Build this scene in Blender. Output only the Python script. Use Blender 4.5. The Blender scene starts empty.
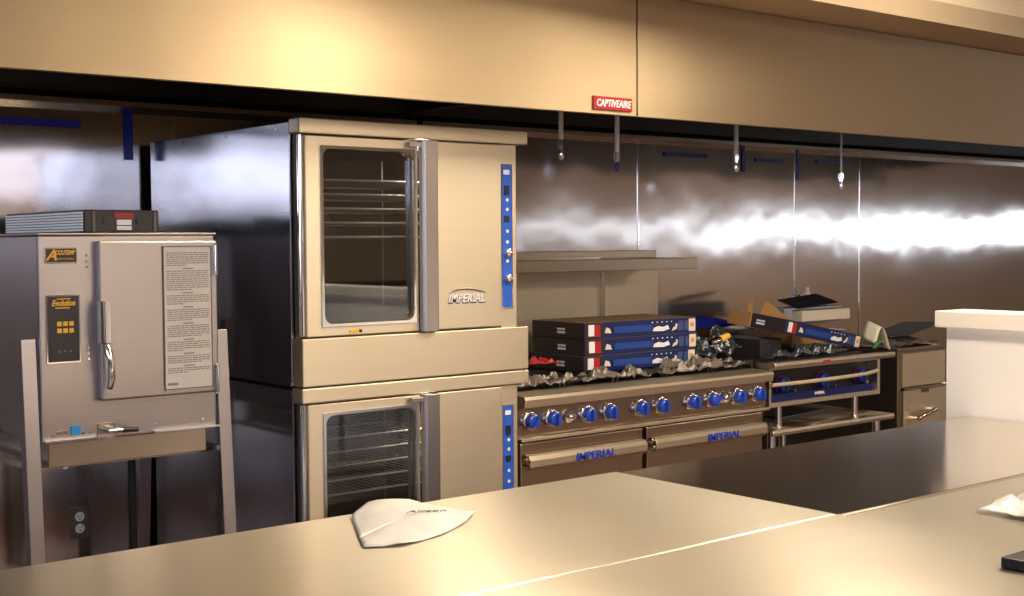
import bpy, bmesh, math, random
from mathutils import Vector, Matrix, noise
random.seed(7)
S = bpy.context.scene
COL = S.collection

# ------------------------------------------------------------------ camera
YAW, PITCH, ROLL, FPX = math.radians(39.14), math.radians(-2.464), math.radians(-0.374), 1302.1
cd = bpy.data.cameras.new('camera'); cam = bpy.data.objects.new('camera', cd); COL.objects.link(cam)
cd.sensor_width = 36; cd.lens = FPX * 36 / 1024; cd.clip_start = .05; cd.clip_end = 100
cy, sy, cp, sp = math.cos(YAW), math.sin(YAW), math.cos(PITCH), math.sin(PITCH)
fw = Vector((sy*cp, cy*cp, sp)); r0 = Vector((cy, -sy, 0)); u0 = r0.cross(fw)
rt = math.cos(ROLL)*r0 + math.sin(ROLL)*u0; up = -math.sin(ROLL)*r0 + math.cos(ROLL)*u0
m = Matrix.Identity(4)
for i in range(3):
    m[i][0] = rt[i]; m[i][1] = up[i]; m[i][2] = -fw[i]
m[2][3] = 1.47
cam.matrix_world = m
S.camera = cam

# ------------------------------------------------------------------ colour and world
S.view_settings.view_transform = 'Standard'; S.view_settings.look = 'None'
S.view_settings.gamma = 1; S.view_settings.use_curve_mapping = False
S.view_settings.exposure = 0.0
S.cycles.use_denoising = True
S.cycles.max_bounces = 10; S.cycles.glossy_bounces = 6; S.cycles.transparent_max_bounces = 12
S.cycles.sample_clamp_indirect = 6; S.cycles.caustics_reflective = True
w = bpy.data.worlds.new('daylight'); S.world = w; w.use_nodes = True
w.node_tree.nodes['Background'].inputs[0].default_value = (.62, .76, 1, 1)
w.node_tree.nodes['Background'].inputs[1].default_value = 0.5

def lamp(name, kind, loc, rot, power, col, size=None, size_y=None, **k):
    l = bpy.data.lights.new(name, kind); l.energy = power; l.color = col
    if kind == 'AREA':
        l.shape = 'RECTANGLE'; l.size = size; l.size_y = size_y or size
    for a, b in k.items(): setattr(l, a, b)
    o = bpy.data.objects.new(name, l); COL.objects.link(o); o.location = loc; o.rotation_euler = rot
    return o
WARM = (1, .83, .62)
CEIL = 3.0
# fluorescent fixtures of the room (bodies built below), last two added to brighten the right wall: x, y, strength
FIX = [(2.85, 2.1), (4.5, 2.1), (3.1, -.4), (4.9, -.4), (3.1, -3.2), (4.9, -3.2), (9.2, -.6), (9.2, -3.4)]
for x, y in FIX:
    lamp('fluorescent_light', 'AREA', (x, y, CEIL-.10), (0, 0, 0), 40 if y > 1 else (50 if x < 6 else 42), WARM, .28, 1.18)

# ------------------------------------------------------------------ materials
MATS = {}
def new_mat(name):
    mt = bpy.data.materials.new(name); mt.use_nodes = True
    MATS[name] = mt
    return mt, mt.node_tree.nodes, mt.node_tree.links, mt.node_tree.nodes['Principled BSDF']
def plain(name, col, rough=.5, metal=0.0, var=.08, bump=0.0, scale=30, coat=0):
    mt, N, L, b = new_mat(name)
    b.inputs['Roughness'].default_value = rough; b.inputs['Metallic'].default_value = metal
    if coat: b.inputs['Coat Weight'].default_value = coat
    tc = N.new('ShaderNodeTexCoord'); nz = N.new('ShaderNodeTexNoise'); nz.inputs['Scale'].default_value = scale
    nz.inputs['Detail'].default_value = 4
    L.new(tc.outputs['Object'], nz.inputs['Vector'])
    mx = N.new('ShaderNodeMix'); mx.data_type = 'RGBA'
    mx.inputs['A'].default_value = (*[c*(1-var) for c in col], 1); mx.inputs['B'].default_value = (*[min(1, c*(1+var)) for c in col], 1)
    L.new(nz.outputs['Fac'], mx.inputs['Factor']); L.new(mx.outputs['Result'], b.inputs['Base Color'])
    if bump:
        bp = N.new('ShaderNodeBump'); bp.inputs['Strength'].default_value = 1; bp.inputs['Distance'].default_value = bump
        L.new(nz.outputs['Fac'], bp.inputs['Height']); L.new(bp.outputs['Normal'], b.inputs['Normal'])
    return mt
def steel(name, col, rough, wave=0.0, wscale=1.4, grain=(2, 2, 220), gamp=.06, gb=0.00002, aniso=0.0, arot=0.0, wvec=(1, 1, 1), diffuse=0.0, tan=(0, 0, 1), wdet=2.0):
    mt, N, L, b = new_mat(name)
    b.inputs['Metallic'].default_value = 1 - diffuse
    b.inputs['Anisotropic'].default_value = aniso; b.inputs['Anisotropic Rotation'].default_value = arot
    if aniso:
        tg = N.new('ShaderNodeCombineXYZ')
        for q in range(3): tg.inputs[q].default_value = tan[q]
        L.new(tg.outputs[0], b.inputs['Tangent'])
    tc = N.new('ShaderNodeTexCoord')
    mp = N.new('ShaderNodeMapping'); mp.inputs['Scale'].default_value = grain
    L.new(tc.outputs['Object'], mp.inputs['Vector'])
    nz = N.new('ShaderNodeTexNoise'); nz.inputs['Scale'].default_value = 1; nz.inputs['Detail'].default_value = 5
    L.new(mp.outputs[0], nz.inputs['Vector'])
    mx = N.new('ShaderNodeMix'); mx.data_type = 'RGBA'
    mx.inputs['A'].default_value = (*[c*(1-gamp) for c in col], 1); mx.inputs['B'].default_value = (*[min(1, c*(1+gamp)) for c in col], 1)
    L.new(nz.outputs['Fac'], mx.inputs['Factor']); L.new(mx.outputs['Result'], b.inputs['Base Color'])
    # smudges vary the gloss
    n2 = N.new('ShaderNodeTexNoise'); n2.inputs['Scale'].default_value = 3.5; n2.inputs['Detail'].default_value = 3
    L.new(tc.outputs['Object'], n2.inputs['Vector'])
    mr = N.new('ShaderNodeMapRange'); mr.inputs['To Min'].default_value = rough*.94; mr.inputs['To Max'].default_value = rough*1.07
    L.new(n2.outputs['Fac'], mr.inputs['Value']); L.new(mr.outputs[0], b.inputs['Roughness'])
    bp = N.new('ShaderNodeBump'); bp.inputs['Distance'].default_value = gb; L.new(nz.outputs['Fac'], bp.inputs['Height'])
    last = bp
    if wave:
        m3 = N.new('ShaderNodeMapping'); m3.inputs['Scale'].default_value = wvec; L.new(tc.outputs['Object'], m3.inputs['Vector'])
        n3 = N.new('ShaderNodeTexNoise'); n3.inputs['Scale'].default_value = wscale; n3.inputs['Detail'].default_value = wdet
        n3.inputs['Roughness'].default_value = .4; L.new(m3.outputs[0], n3.inputs['Vector'])
        b2 = N.new('ShaderNodeBump'); b2.inputs['Distance'].default_value = wave; L.new(n3.outputs['Fac'], b2.inputs['Height'])
        L.new(bp.outputs['Normal'], b2.inputs['Normal']); last = b2
    L.new(last.outputs['Normal'], b.inputs['Normal'])
    return mt
def glow(name, col, strength):
    mt, N, L, b = new_mat(name)
    b.inputs['Base Color'].default_value = (*col, 1); b.inputs['Emission Color'].default_value = (*col, 1)
    b.inputs['Emission Strength'].default_value = strength
    return mt
def tinted_glass(name, tint, refl):
    mt, N, L, b = new_mat(name); N.remove(b)
    out = N['Material Output']; mix = N.new('ShaderNodeMixShader'); tr = N.new('ShaderNodeBsdfTransparent'); gl = N.new('ShaderNodeBsdfGlossy')
    fr = N.new('ShaderNodeFresnel'); fr.inputs[0].default_value = 1.5
    ma = N.new('ShaderNodeMath'); ma.operation = 'ADD'; ma.inputs[1].default_value = refl; L.new(fr.outputs[0], ma.inputs[0])
    tr.inputs[0].default_value = (*tint, 1); gl.inputs['Roughness'].default_value = .02
    L.new(ma.outputs[0], mix.inputs[0]); L.new(tr.outputs[0], mix.inputs[1]); L.new(gl.outputs[0], mix.inputs[2]); L.new(mix.outputs[0], out.inputs[0])
    return mt
wall_steel = steel('wall_steel', (.61, .57, .56), .12, wave=.010, wscale=1.5, wdet=2.7, wvec=(1, 1, 1), grain=(3, 3, 90))
hood_steel = steel('hood_steel', (.64, .52, .35), .56, wave=.005, wscale=1.2, wvec=(1.5, 1, .25), grain=(2, 2, 260), aniso=.85)
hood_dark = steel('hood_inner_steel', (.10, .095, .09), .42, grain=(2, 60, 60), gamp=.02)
oven_steel = steel('oven_steel', (.76, .67, .53), .42, aniso=.6, wave=.003, wscale=1.5, grain=(3, 3, 260))
oven_side = steel('oven_side_steel', (.62, .63, .68), .13, wave=.006, wscale=1.3, grain=(60, 3, 3), gamp=.03)
steam_steel = steel('steamer_steel', (.47, .43, .42), .30, aniso=.2, wave=.003, wscale=1.5)
range_steel = steel('range_steel', (.47, .40, .32), .24, wave=.003, wscale=2)
table_steel = steel('table_steel', (.78, .73, .62), .31, wave=.002, wscale=1.2, grain=(3, 60, 3), gamp=.02, gb=0, diffuse=.07, aniso=.85, tan=(0, 1, 0))
table_polished = steel('table_polished_steel', (.74, .66, .54), .15, wave=.001, grain=(3, 160, 3), gamp=.04, aniso=.5, tan=(0, 1, 0))
fryer_steel = steel('fryer_steel', (.80, .66, .44), .42, aniso=.6)
table_edge = steel('table_edge_steel', (.86, .82, .72), .28)
chrome = steel('chrome', (.85, .84, .84), .10, gamp=.01)
dark_steel = steel('dark_steel', (.25, .22, .19), .35)
black_iron = plain('black_iron', (.022, .021, .02), .55, .3, .2, .0008, 60)
black_enamel = plain('black_enamel', (.015, .014, .014), .3)
black_plastic = plain('black_plastic', (.02, .018, .025), .35)
blue_plastic = plain('blue_plastic', (.02, .07, .48), .28, coat=.4)
blue_panel = plain('blue_panel', (.03, .12, .62), .3)
blue_ink = plain('blue_ink', (.02, .06, .60), .4)
blue_film = plain('blue_film', (.008, .015, .22), .35)
blue_dark = plain('dark_blue_enamel', (.006, .012, .09), .3)
white_ink = plain('white_ink', (.85, .85, .88), .5, var=.02)
dark_ink = plain('dark_ink', (.03, .03, .05), .6)
grey_ink = plain('grey_ink', (.16, .14, .13), .6)
red_ink = plain('red_ink', (.42, .015, .02), .4)
yellow_ink = plain('yellow_ink', (.85, .48, .05), .45)
sheet_silver = plain('label_silver', (.60, .56, .54), .45, .0, .1, 0, 8)
white_paint = plain('white_paint', (.86, .85, .86), .55, var=.02, scale=4)
cream_cap = plain('cream_cap', (.90, .85, .80), .4, var=.03)
wall_beige = plain('beige_wall_paint', (.46, .36, .27), .7, var=.05, scale=3)
wall_lilac = plain('pale_wall_paint', (.72, .70, .76), .7, var=.03, scale=3)
wall_brown = plain('brown_wall_paint', (.09, .045, .028), .6, var=.15, scale=2)
ceil_mat = plain('ceiling_tile', (.62, .52, .38), .8, var=.06, scale=5)
cardboard = plain('cardboard', (.42, .22, .08), .75, var=.15, scale=25)
ribs = steel('ribbed_silver', (.92, .94, .97), .45, gamp=.02, diffuse=.3)
pipe_steel = steel('pipe_steel', (.80, .76, .72), .45, gamp=.02, diffuse=.35)
soffit_mat = plain('soffit_paint', (.46, .36, .24), .5, .3, .04, 0, 3)
box_blue = plain('printed_box_blue', (.008, .018, .10), .4)
box_bright = plain('printed_bright_blue', (.015, .06, .30), .4)
cream_bar = plain('cream_bar', (.50, .42, .28), .4)
red_shaded = plain('bezel_red_in_shade', (.14, .008, .012), .4)  # bezel red darkened, recess shade put into the colour
blue_shaded = plain('knob_blue_in_shade', (.01, .035, .24), .3, coat=.4)  # knob blue darkened to carry the shade of the broiler recess
box_top = plain('carton_top', (.17, .11, .06), .6)
box_dark = plain('printed_box_dark', (.03, .022, .03), .4)
grey_box = plain('grey_card', (.33, .36, .44), .6)
foam = plain('cream_foam', (.75, .68, .55), .8)
paper = plain('white_paper', (.93, .92, .92), .7, var=.02)
film = plain('crumpled_film', (.20, .17, .15), .3, .3, .4, .004, 45)
film_dark = plain('crumpled_clear_film', (.10, .11, .13), .12, .7, .5, .006, 40)
wire = plain('rack_wire', (.75, .68, .58), .35, .4)
glass_oven = tinted_glass('oven_glass', (.72, .74, .78), .08)

mt, N, L, b = new_mat('quarry_tile')
tc = N.new('ShaderNodeTexCoord'); br = N.new('ShaderNodeTexBrick'); br.offset = 0; br.inputs['Scale'].default_value = 5
br.inputs['Color1'].default_value = (.13, .055, .03, 1); br.inputs['Color2'].default_value = (.10, .042, .025, 1); br.inputs['Mortar'].default_value = (.10, .07, .05, 1)
br.inputs['Brick Width'].default_value = .8; br.inputs['Row Height'].default_value = .8; br.inputs['Mortar Size'].default_value = .02
L.new(tc.outputs['Object'], br.inputs['Vector']); L.new(br.outputs['Color'], b.inputs['Base Color']); b.inputs['Roughness'].default_value = .45
quarry = mt
fluor = glow('fluorescent_diffuser', (1, .84, .62), 8)
daylight = glow('window_daylight_glass', (.82, .90, 1), 5)
daylight_blue = glow('window_daylight_blue', (.70, .78, 1), 4.5)
daylight_left = glow('window_daylight_left', (.75, .84, 1), 14)
daylight_soft = glow('window_daylight_soft', (.84, .84, 1), 2.0)

# ------------------------------------------------------------------ mesh helpers (world coordinates)
class MB:
    def __init__(s): s.bm = bmesh.new(); s.smooth = False
    def box(s, x0, x1, y0, y1, z0, z1):
        v = [s.bm.verts.new((x, y, z)) for x in (x0, x1) for y in (y0, y1) for z in (z0, z1)]
        for f in ((0, 1, 3, 2), (4, 6, 7, 5), (0, 4, 5, 1), (2, 3, 7, 6), (0, 2, 6, 4), (1, 5, 7, 3)): s.bm.faces.new([v[i] for i in f])
        return s
    def obox(s, c, size, rot):
        n = len(s.bm.verts); a, b_, d = [q/2 for q in size]
        s.box(-a, a, -b_, b_, -d, d); s.bm.verts.ensure_lookup_table()
        M = Matrix.Translation(c) @ rot.to_4x4()
        for v in s.bm.verts[n:]: v.co = M @ v.co
        return s
    def prism(s, prof, x0, x1, axis='x'):
        # profile of (y,z) pushed along x, or (x,z) along y, or (x,y) along z
        def pt(p, t): return {'x': (t, p[0], p[1]), 'y': (p[0], t, p[1]), 'z': (p[0], p[1], t)}[axis]
        a = [s.bm.verts.new(pt(p, x0)) for p in prof]; c = [s.bm.verts.new(pt(p, x1)) for p in prof]
        n = len(prof); s.bm.faces.new(a); s.bm.faces.new(c[::-1])
        for i in range(n): s.bm.faces.new((a[i], c[i], c[(i+1) % n], a[(i+1) % n]))
        return s
    def tube(s, pts, r, seg=12, caps=True):
        pts = [Vector(p) for p in pts]; rs = r if isinstance(r, (list, tuple)) else [r]*len(pts); rings = []; ref = None
        for i, p in enumerate(pts):
            d = (pts[min(i+1, len(pts)-1)] - pts[max(i-1, 0)])
            if d.length < 1e-9: d = pts[-1] - pts[0]
            d.normalize()
            if ref is None: ref = Vector((0, 0, 1)) if abs(d.z) < .9 else Vector((1, 0, 0))
            a = d.cross(ref).normalized(); b_ = d.cross(a).normalized(); ref = -b_ if b_.dot(ref) < 0 else b_
            a = d.cross(ref).normalized(); b_ = d.cross(a)
            rings.append([s.bm.verts.new(p + rs[i]*(math.cos(t)*a + math.sin(t)*b_)) for t in [2*math.pi*k/seg for k in range(seg)]])
        for A, B in zip(rings, rings[1:]):
            for k in range(seg): s.bm.faces.new((A[k], A[(k+1) % seg], B[(k+1) % seg], B[k]))
        if caps: s.bm.faces.new(rings[0][::-1]); s.bm.faces.new(rings[-1])
        s.smooth = True
        return s
    def ring(s, x0, x1, z0, z1, a0, a1, c0, c1, rad, y0, y1, seg=6):
        """flat frame x0..x1,z0..z1 with a rounded opening a0..a1,c0..c1 and thickness y0..y1"""
        inner = []; outer = []
        for cx, cz, t0, ox, oz in ((a1-rad, c1-rad, 0, x1, z1), (a0+rad, c1-rad, 90, x0, z1), (a0+rad, c0+rad, 180, x0, z0), (a1-rad, c0+rad, 270, x1, z0)):
            for k in range(seg+1):
                t = math.radians(t0 + 90*k/seg); inner.append((cx+rad*math.cos(t), cz+rad*math.sin(t)))
                if k < seg/2: q = (x1, inner[-1][1]) if t0 == 0 else ((inner[-1][0], z1) if t0 == 90 else ((x0, inner[-1][1]) if t0 == 180 else (inner[-1][0], z0)))
                elif k == seg//2: q = (ox, oz)
                else: q = (inner[-1][0], z1) if t0 == 0 else ((x0, inner[-1][1]) if t0 == 90 else ((inner[-1][0], z0) if t0 == 180 else (x1, inner[-1][1])))
                outer.append(q)
        V = [[s.bm.verts.new((p[0], y, p[1])) for p in loop] for loop, y in ((inner, y0), (outer, y0), (outer, y1), (inner, y1))]
        n = len(inner)
        for A, B in zip(V, V[1:]+V[:1]):
            for k in range(n): s.bm.faces.new((A[k], A[(k+1) % n], B[(k+1) % n], B[k]))
        return s
    def sheet(s, fn, nu, nv, th=.002):
        g = [[Vector(fn(i/nu, j/nv)) for j in range(nv+1)] for i in range(nu+1)]
        t = [[s.bm.verts.new(p) for p in row] for row in g]
        for i in range(nu):
            for j in range(nv): s.bm.faces.new((t[i][j], t[i+1][j], t[i+1][j+1], t[i][j+1]))
        bmesh.ops.recalc_face_normals(s.bm, faces=s.bm.faces)
        s.solid = th; s.smooth = True
        return s
    def text(s, body, x, z, size, y=0, width=None, bold=0.0, slant=0.0, M=None, th=.0012):
        cu = bpy.data.curves.new('t', 'FONT'); cu.body = body; cu.size = size; cu.extrude = th; cu.offset = bold; cu.shear = slant
        cu.align_x = 'CENTER'; cu.align_y = 'CENTER'; cu.resolution_u = 2
        o = bpy.data.objects.new('t', cu); COL.objects.link(o)
        me = bpy.data.meshes.new_from_object(o.evaluated_get(bpy.context.evaluated_depsgraph_get())) if False else None
        bpy.context.view_layer.update()
        dg = bpy.context.evaluated_depsgraph_get(); me = bpy.data.meshes.new_from_object(o.evaluated_get(dg))
        xs = [v.co.x for v in me.vertices]; k = width/(max(xs)-min(xs)) if width and xs else 1
        if M is None: M = Matrix.Translation((x, y, z)) @ Matrix.Rotation(math.pi/2, 4, 'X')
        me.transform(M @ Matrix.Diagonal((k, 1, 1, 1)))
        s.bm.from_mesh(me)
        bpy.data.objects.remove(o); bpy.data.curves.remove(cu); bpy.data.meshes.remove(me)
        return s
    def move(s, M):
        for v in s.bm.verts: v.co = M @ v.co
        return s
    def build(s, name, mat, parent=None, bevel=0, loc=None):
        bm = s.bm
        if not hasattr(s, 'solid'): bmesh.ops.recalc_face_normals(bm, faces=bm.faces)
        me = bpy.data.meshes.new(name)
        if parent is not None: off = world_loc(parent)
        else:
            if loc is None:
                xs = [v.co for v in bm.verts]
                loc = (sum(v.x for v in xs)/len(xs), sum(v.y for v in xs)/len(xs), min(v.z for v in xs))
            off = Vector(loc)
        for v in bm.verts: v.co -= off
        if s.smooth:
            for f in bm.faces: f.smooth = True
            for e in bm.edges:
                if len(e.link_faces) == 2 and e.calc_face_angle(0) > .6: e.smooth = False
        bm.to_mesh(me); bm.free(); me.materials.append(mat)
        o = bpy.data.objects.new(name, me); COL.objects.link(o)
        if parent is not None: o.parent = parent
        else: o.location = off
        if hasattr(s, 'solid'):
            md = o.modifiers.new('thickness', 'SOLIDIFY'); md.thickness = s.solid; md.offset = 0
        if bevel:
            md = o.modifiers.new('edges', 'BEVEL'); md.width = bevel; md.segments = 2; md.limit_method = 'ANGLE'; md.angle_limit = math.radians(40)
        return o
def world_loc(o):
    v = Vector((0, 0, 0))
    while o is not None: v += o.location; o = o.parent
    return v
def tag(o, label, cat, group=None):
    o['label'] = label; o['category'] = cat
    if group: o['group'] = group
    return o
def thing(name, loc, label, cat, group=None):
    o = bpy.data.objects.new(name, None); COL.objects.link(o); o.location = loc; o.empty_display_size = .1
    return tag(o, label, cat, group)
def struct(o):
    o['kind'] = 'structure'; return o
def B(*a): return MB().box(*a)

# ------------------------------------------------------------------ the room
WY = 4.95
XL, XR, YR = -6.6, 11.7, -6.0
struct(B(XL, XR, YR, WY+.1, -.1, 0).build('floor', quarry))
struct(B(XL, XR, YR, WY+.1, CEIL, CEIL+.1).build('ceiling', ceil_mat))
struct(B(XL, XR, WY, WY+.1, 0, CEIL).build('wall_back', wall_steel, loc=(0, WY, 0)))
# wall seams: raised stainless strips
for i, x in enumerate((.98, 2.277, 4.0, 4.896, 6.2, 6.836)):
    struct(B(x-.006, x+.006, WY-.004, WY, .05, 2.0).build('trim_%d' % (i+1), chrome if i > 2 else range_steel))
struct(B(XL, XR, WY-.012, WY, .0, .12).build('baseboard_back', dark_steel))
# rear wall with high windows
def wall_with_holes(name, along, const, lo, hi, holes, mat, th=.1):
    mb = MB(); a = lo
    for (h0, h1, z0, z1) in holes:
        for (p, q, r, t) in ((a, h0, 0, CEIL), (h0, h1, 0, z0), (h0, h1, z1, CEIL)):
            if along == 'x': mb.box(p, q, const, const+th, r, t)
            else: mb.box(const, const+th, p, q, r, t)
        a = h1
    if along == 'x': mb.box(a, hi, const, const+th, 0, CEIL)
    else: mb.box(const, const+th, a, hi, 0, CEIL)
    return struct(mb.build(name, mat))
REAR = [(-6.3, -2.85, 1.92, 2.9), (-2.0, -.5, 1.92, 2.9), (2.2, 6.25, 1.95, 2.85)]
wall_with_holes('wall_rear', 'x', YR-.1, XL, XR, REAR, wall_beige)
struct(B(XL, XR, YR, YR+.02, 0, 1.0).build('trim_wainscot', wall_brown))
LEFT = [(-4.6, -.6, 1.3, 2.5)]
wall_with_holes('wall_left', 'y', XL-.1, YR, WY+.1, LEFT, wall_beige)
RIGHT = [(-4.6, -1.3, 1.50, 1.68), (-1.22, 1.1, 1.48, 1.72), (1.18, 3.6, 1.40, 1.72)]
wall_with_holes('wall_right', 'y', XR, YR, WY+.1, RIGHT, wall_beige)
wn = 0
def window(axis, const, a0, a1, z0, z1, glassmat, th=.1, cols=2):
    global wn; wn += 1
    fr = MB(); t = .03
    def bx(p, q, r, s_, e=0.0):
        if axis == 'x': fr.box(p, q, const+.02, const+th-.02, r, s_)
        else: fr.box(const+.02, const+th-.02, p, q, r, s_)
    bx(a0, a1, z0, z0+t); bx(a0, a1, z1-t, z1); bx(a0, a0+t, z0+t, z1-t); bx(a1-t, a1, z0+t, z1-t)
    for k in range(1, cols):
        c = a0 + (a1-a0)*k/cols; bx(c-.015, c+.015, z0+t, z1-t)
    if z1-z0 > .5: bx(a0+t, a1-t, (z0+z1)/2-.015, (z0+z1)/2+.015)
    f = struct(fr.build('window_%d' % wn, dark_steel))
    p = MB(); c = const+th/2
    if axis == 'x': p.box(a0+t, a1-t, c-.004, c+.004, z0+t, z1-t)
    else: p.box(c-.004, c+.004, a0+t, a1-t, z0+t, z1-t)
    p.build('glass_pane', glassmat, f)
for h in REAR: window('x', YR-.1, *h, daylight_blue if h[0] < 0 else daylight_soft)
for h in LEFT: window('y', XL-.1, *h, daylight_left, cols=3)
for h in RIGHT: window('y', XR, *h, daylight, cols=3)
# low white dividing wall with a cream cap, running away on the right
HX, HE = 4.015, 2.545
hw = struct(B(HX, HX+.12, -2.5, HE, 0, 1.165).build('wall_divider', white_paint))
B(HX-.03, HX+.15, -2.5, HE+.03, 1.165, 1.222).build('wall_cap', cream_cap, hw, .004)
# fluorescent fixtures, with the two added at the far right
for i, (x, y) in enumerate(FIX):
    t = thing('ceiling_light', (x, y, CEIL-.09), 'rectangular fluorescent ceiling light with a warm diffuser, hung above the picture', 'ceiling light', 'fluorescent lights on the room ceiling')
    MB().box(x-.17, x-.15, y-.62, y+.62, CEIL-.09, CEIL-.001).box(x+.15, x+.17, y-.62, y+.62, CEIL-.09, CEIL-.001).box(x-.15, x+.15, y-.62, y-.60, CEIL-.09, CEIL-.001).box(x-.15, x+.15, y+.60, y+.62, CEIL-.09, CEIL-.001).build('housing', white_paint, t)
    B(x-.15, x+.15, y-.60, y+.60, CEIL-.085, CEIL-.075).build('diffuser', fluor, t)

# soffit above the hoods
struct(B(XL, 9.5, 3.15, WY, 2.381, 2.47).build('trim_soffit', soffit_mat))
struct(B(XL, 9.5, 3.17, WY, 2.475, CEIL).build('ceiling_drop', ceil_mat))

# ------------------------------------------------------------------ exhaust hoods
def hood(x0, x1, label, nfil, mat):
    t = thing('exhaust_hood', ((x0+x1)/2, 3.45, 1.93), label, 'exhaust hood', 'stainless exhaust hoods over the cooking line')
    zt = 2.378
    MB().prism([(3.45, 1.93), (3.478, 1.93), (3.478, 1.945), (3.462, 1.945), (3.462, zt), (3.45, zt)], x0, x1).build('front_panel', mat, t)
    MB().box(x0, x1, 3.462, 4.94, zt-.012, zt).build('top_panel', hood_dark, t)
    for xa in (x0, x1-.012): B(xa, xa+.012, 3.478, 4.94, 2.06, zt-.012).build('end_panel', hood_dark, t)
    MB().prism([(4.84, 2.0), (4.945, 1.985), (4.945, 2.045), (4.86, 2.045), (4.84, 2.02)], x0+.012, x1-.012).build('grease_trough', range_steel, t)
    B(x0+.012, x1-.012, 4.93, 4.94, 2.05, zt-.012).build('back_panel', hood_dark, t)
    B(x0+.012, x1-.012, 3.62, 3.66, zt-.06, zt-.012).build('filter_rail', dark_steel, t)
    rot = Matrix.Rotation(math.radians(-38), 3, 'X')
    wf = (x1-x0-.1)/nfil; n0 = x0 + .05
    for k in range(nfil):
        c = Vector((n0 + wf*(k+.5), 4.66, 2.235)); mb = MB(); fr = rot
        mb.obox(c, (wf-.01, .40, .012), fr)
        for q in range(9):
            mb.obox(c + fr @ Vector((-wf/2+.05+q*.0486, 0, -.014)), (.022, .36, .018), fr)
        mb.build('baffle_filter', dark_steel, t)
    return t
h1 = hood(1.07, 3.405, 'left stainless exhaust hood, the one with the red badge, above the tall ovens', 4, hood_steel)
h2 = hood(3.412, 9.2, 'right stainless exhaust hood without a badge, above the range and fryer', 11, hood_steel)
bd = B(3.186, 3.378, 3.443, 3.4495, 1.944, 1.992).build('badge', red_ink, h1, .002)
MB().text('CAPTIVEAIRE', 3.282, 1.967, .036, 3.4425, width=.172, bold=.0009, slant=.2).build('lettering', white_ink, bd)
# fire suppression / gas drops hanging under the hood
def nozzle(x, zb, label, blue=False, thin=False):
    y = 4.25
    t = thing('hanging_nozzle', (x, y, zb), label, 'nozzle', 'nozzles hanging from the hoods')
    pr = .006 if thin else .011
    MB().tube([(x, y, zb+.085), (x, y, 2.366)], pr).build('pipe', pipe_steel, t)
    m_ = MB()
    m_.tube([(x, y, zb+.045), (x, y, zb+.06), (x, y, zb+.06), (x, y, zb+.085), (x, y, zb+.085), (x, y, zb+.09)], [.011, .011, .017, .017, .012, .012], 6).build('fitting', chrome, t)
    MB().tube([(x, y, zb), (x+.001, y, zb+.02), (x, y, zb+.045)], [.008, .012, .009]).build('tip', blue_film if blue else chrome, t)
nozzle(3.737, 1.823, 'short chrome nozzle hanging from the hood just right of the tall ovens')
nozzle(4.072, 1.781, 'nozzle with a dark blue tip hanging below the red badge', True)
nozzle(4.873, 1.804, 'chrome nozzle hanging beside the short upright blue tape strip')
nozzle(5.705, 1.733, 'thin long nozzle hanging at the right, lowest of the row', thin=True)
# blue protective film strips left on the wall
def strip(x0, x1, z0, z1, label, tilt=0):
    c = Vector(((x0+x1)/2, WY-.0065, (z0+z1)/2))
    o = MB().obox(c, (x1-x0, .003, z1-z0), Matrix.Rotation(tilt, 3, 'Y')).build('blue_tape', blue_film)
    tag(o, label, 'tape', 'blue tape strips on the steel wall')
strip(5.09, 5.43, 1.928, 1.95, 'longest level blue tape strip to the right of the red badge')
strip(5.84, 6.08, 1.923, 1.944, 'level blue tape strip between the two upright strips at the right')
strip(6.40, 6.67, 1.935, 1.957, 'rightmost level blue tape strip beside the thin long nozzle')
strip(5.722, 5.746, 1.861, 1.984, 'short upright blue tape strip next to the third nozzle')
strip(6.206, 6.228, 1.826, 1.984, 'upright blue tape strip between two level strips at the right')
strip(1.40, 1.892, 1.918, 1.948, 'level blue tape strip at the far left above the steamer')
strip(2.066, 2.10, 1.803, 1.984, 'upright blue tape strip at the left between steamer and tall oven')

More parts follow.
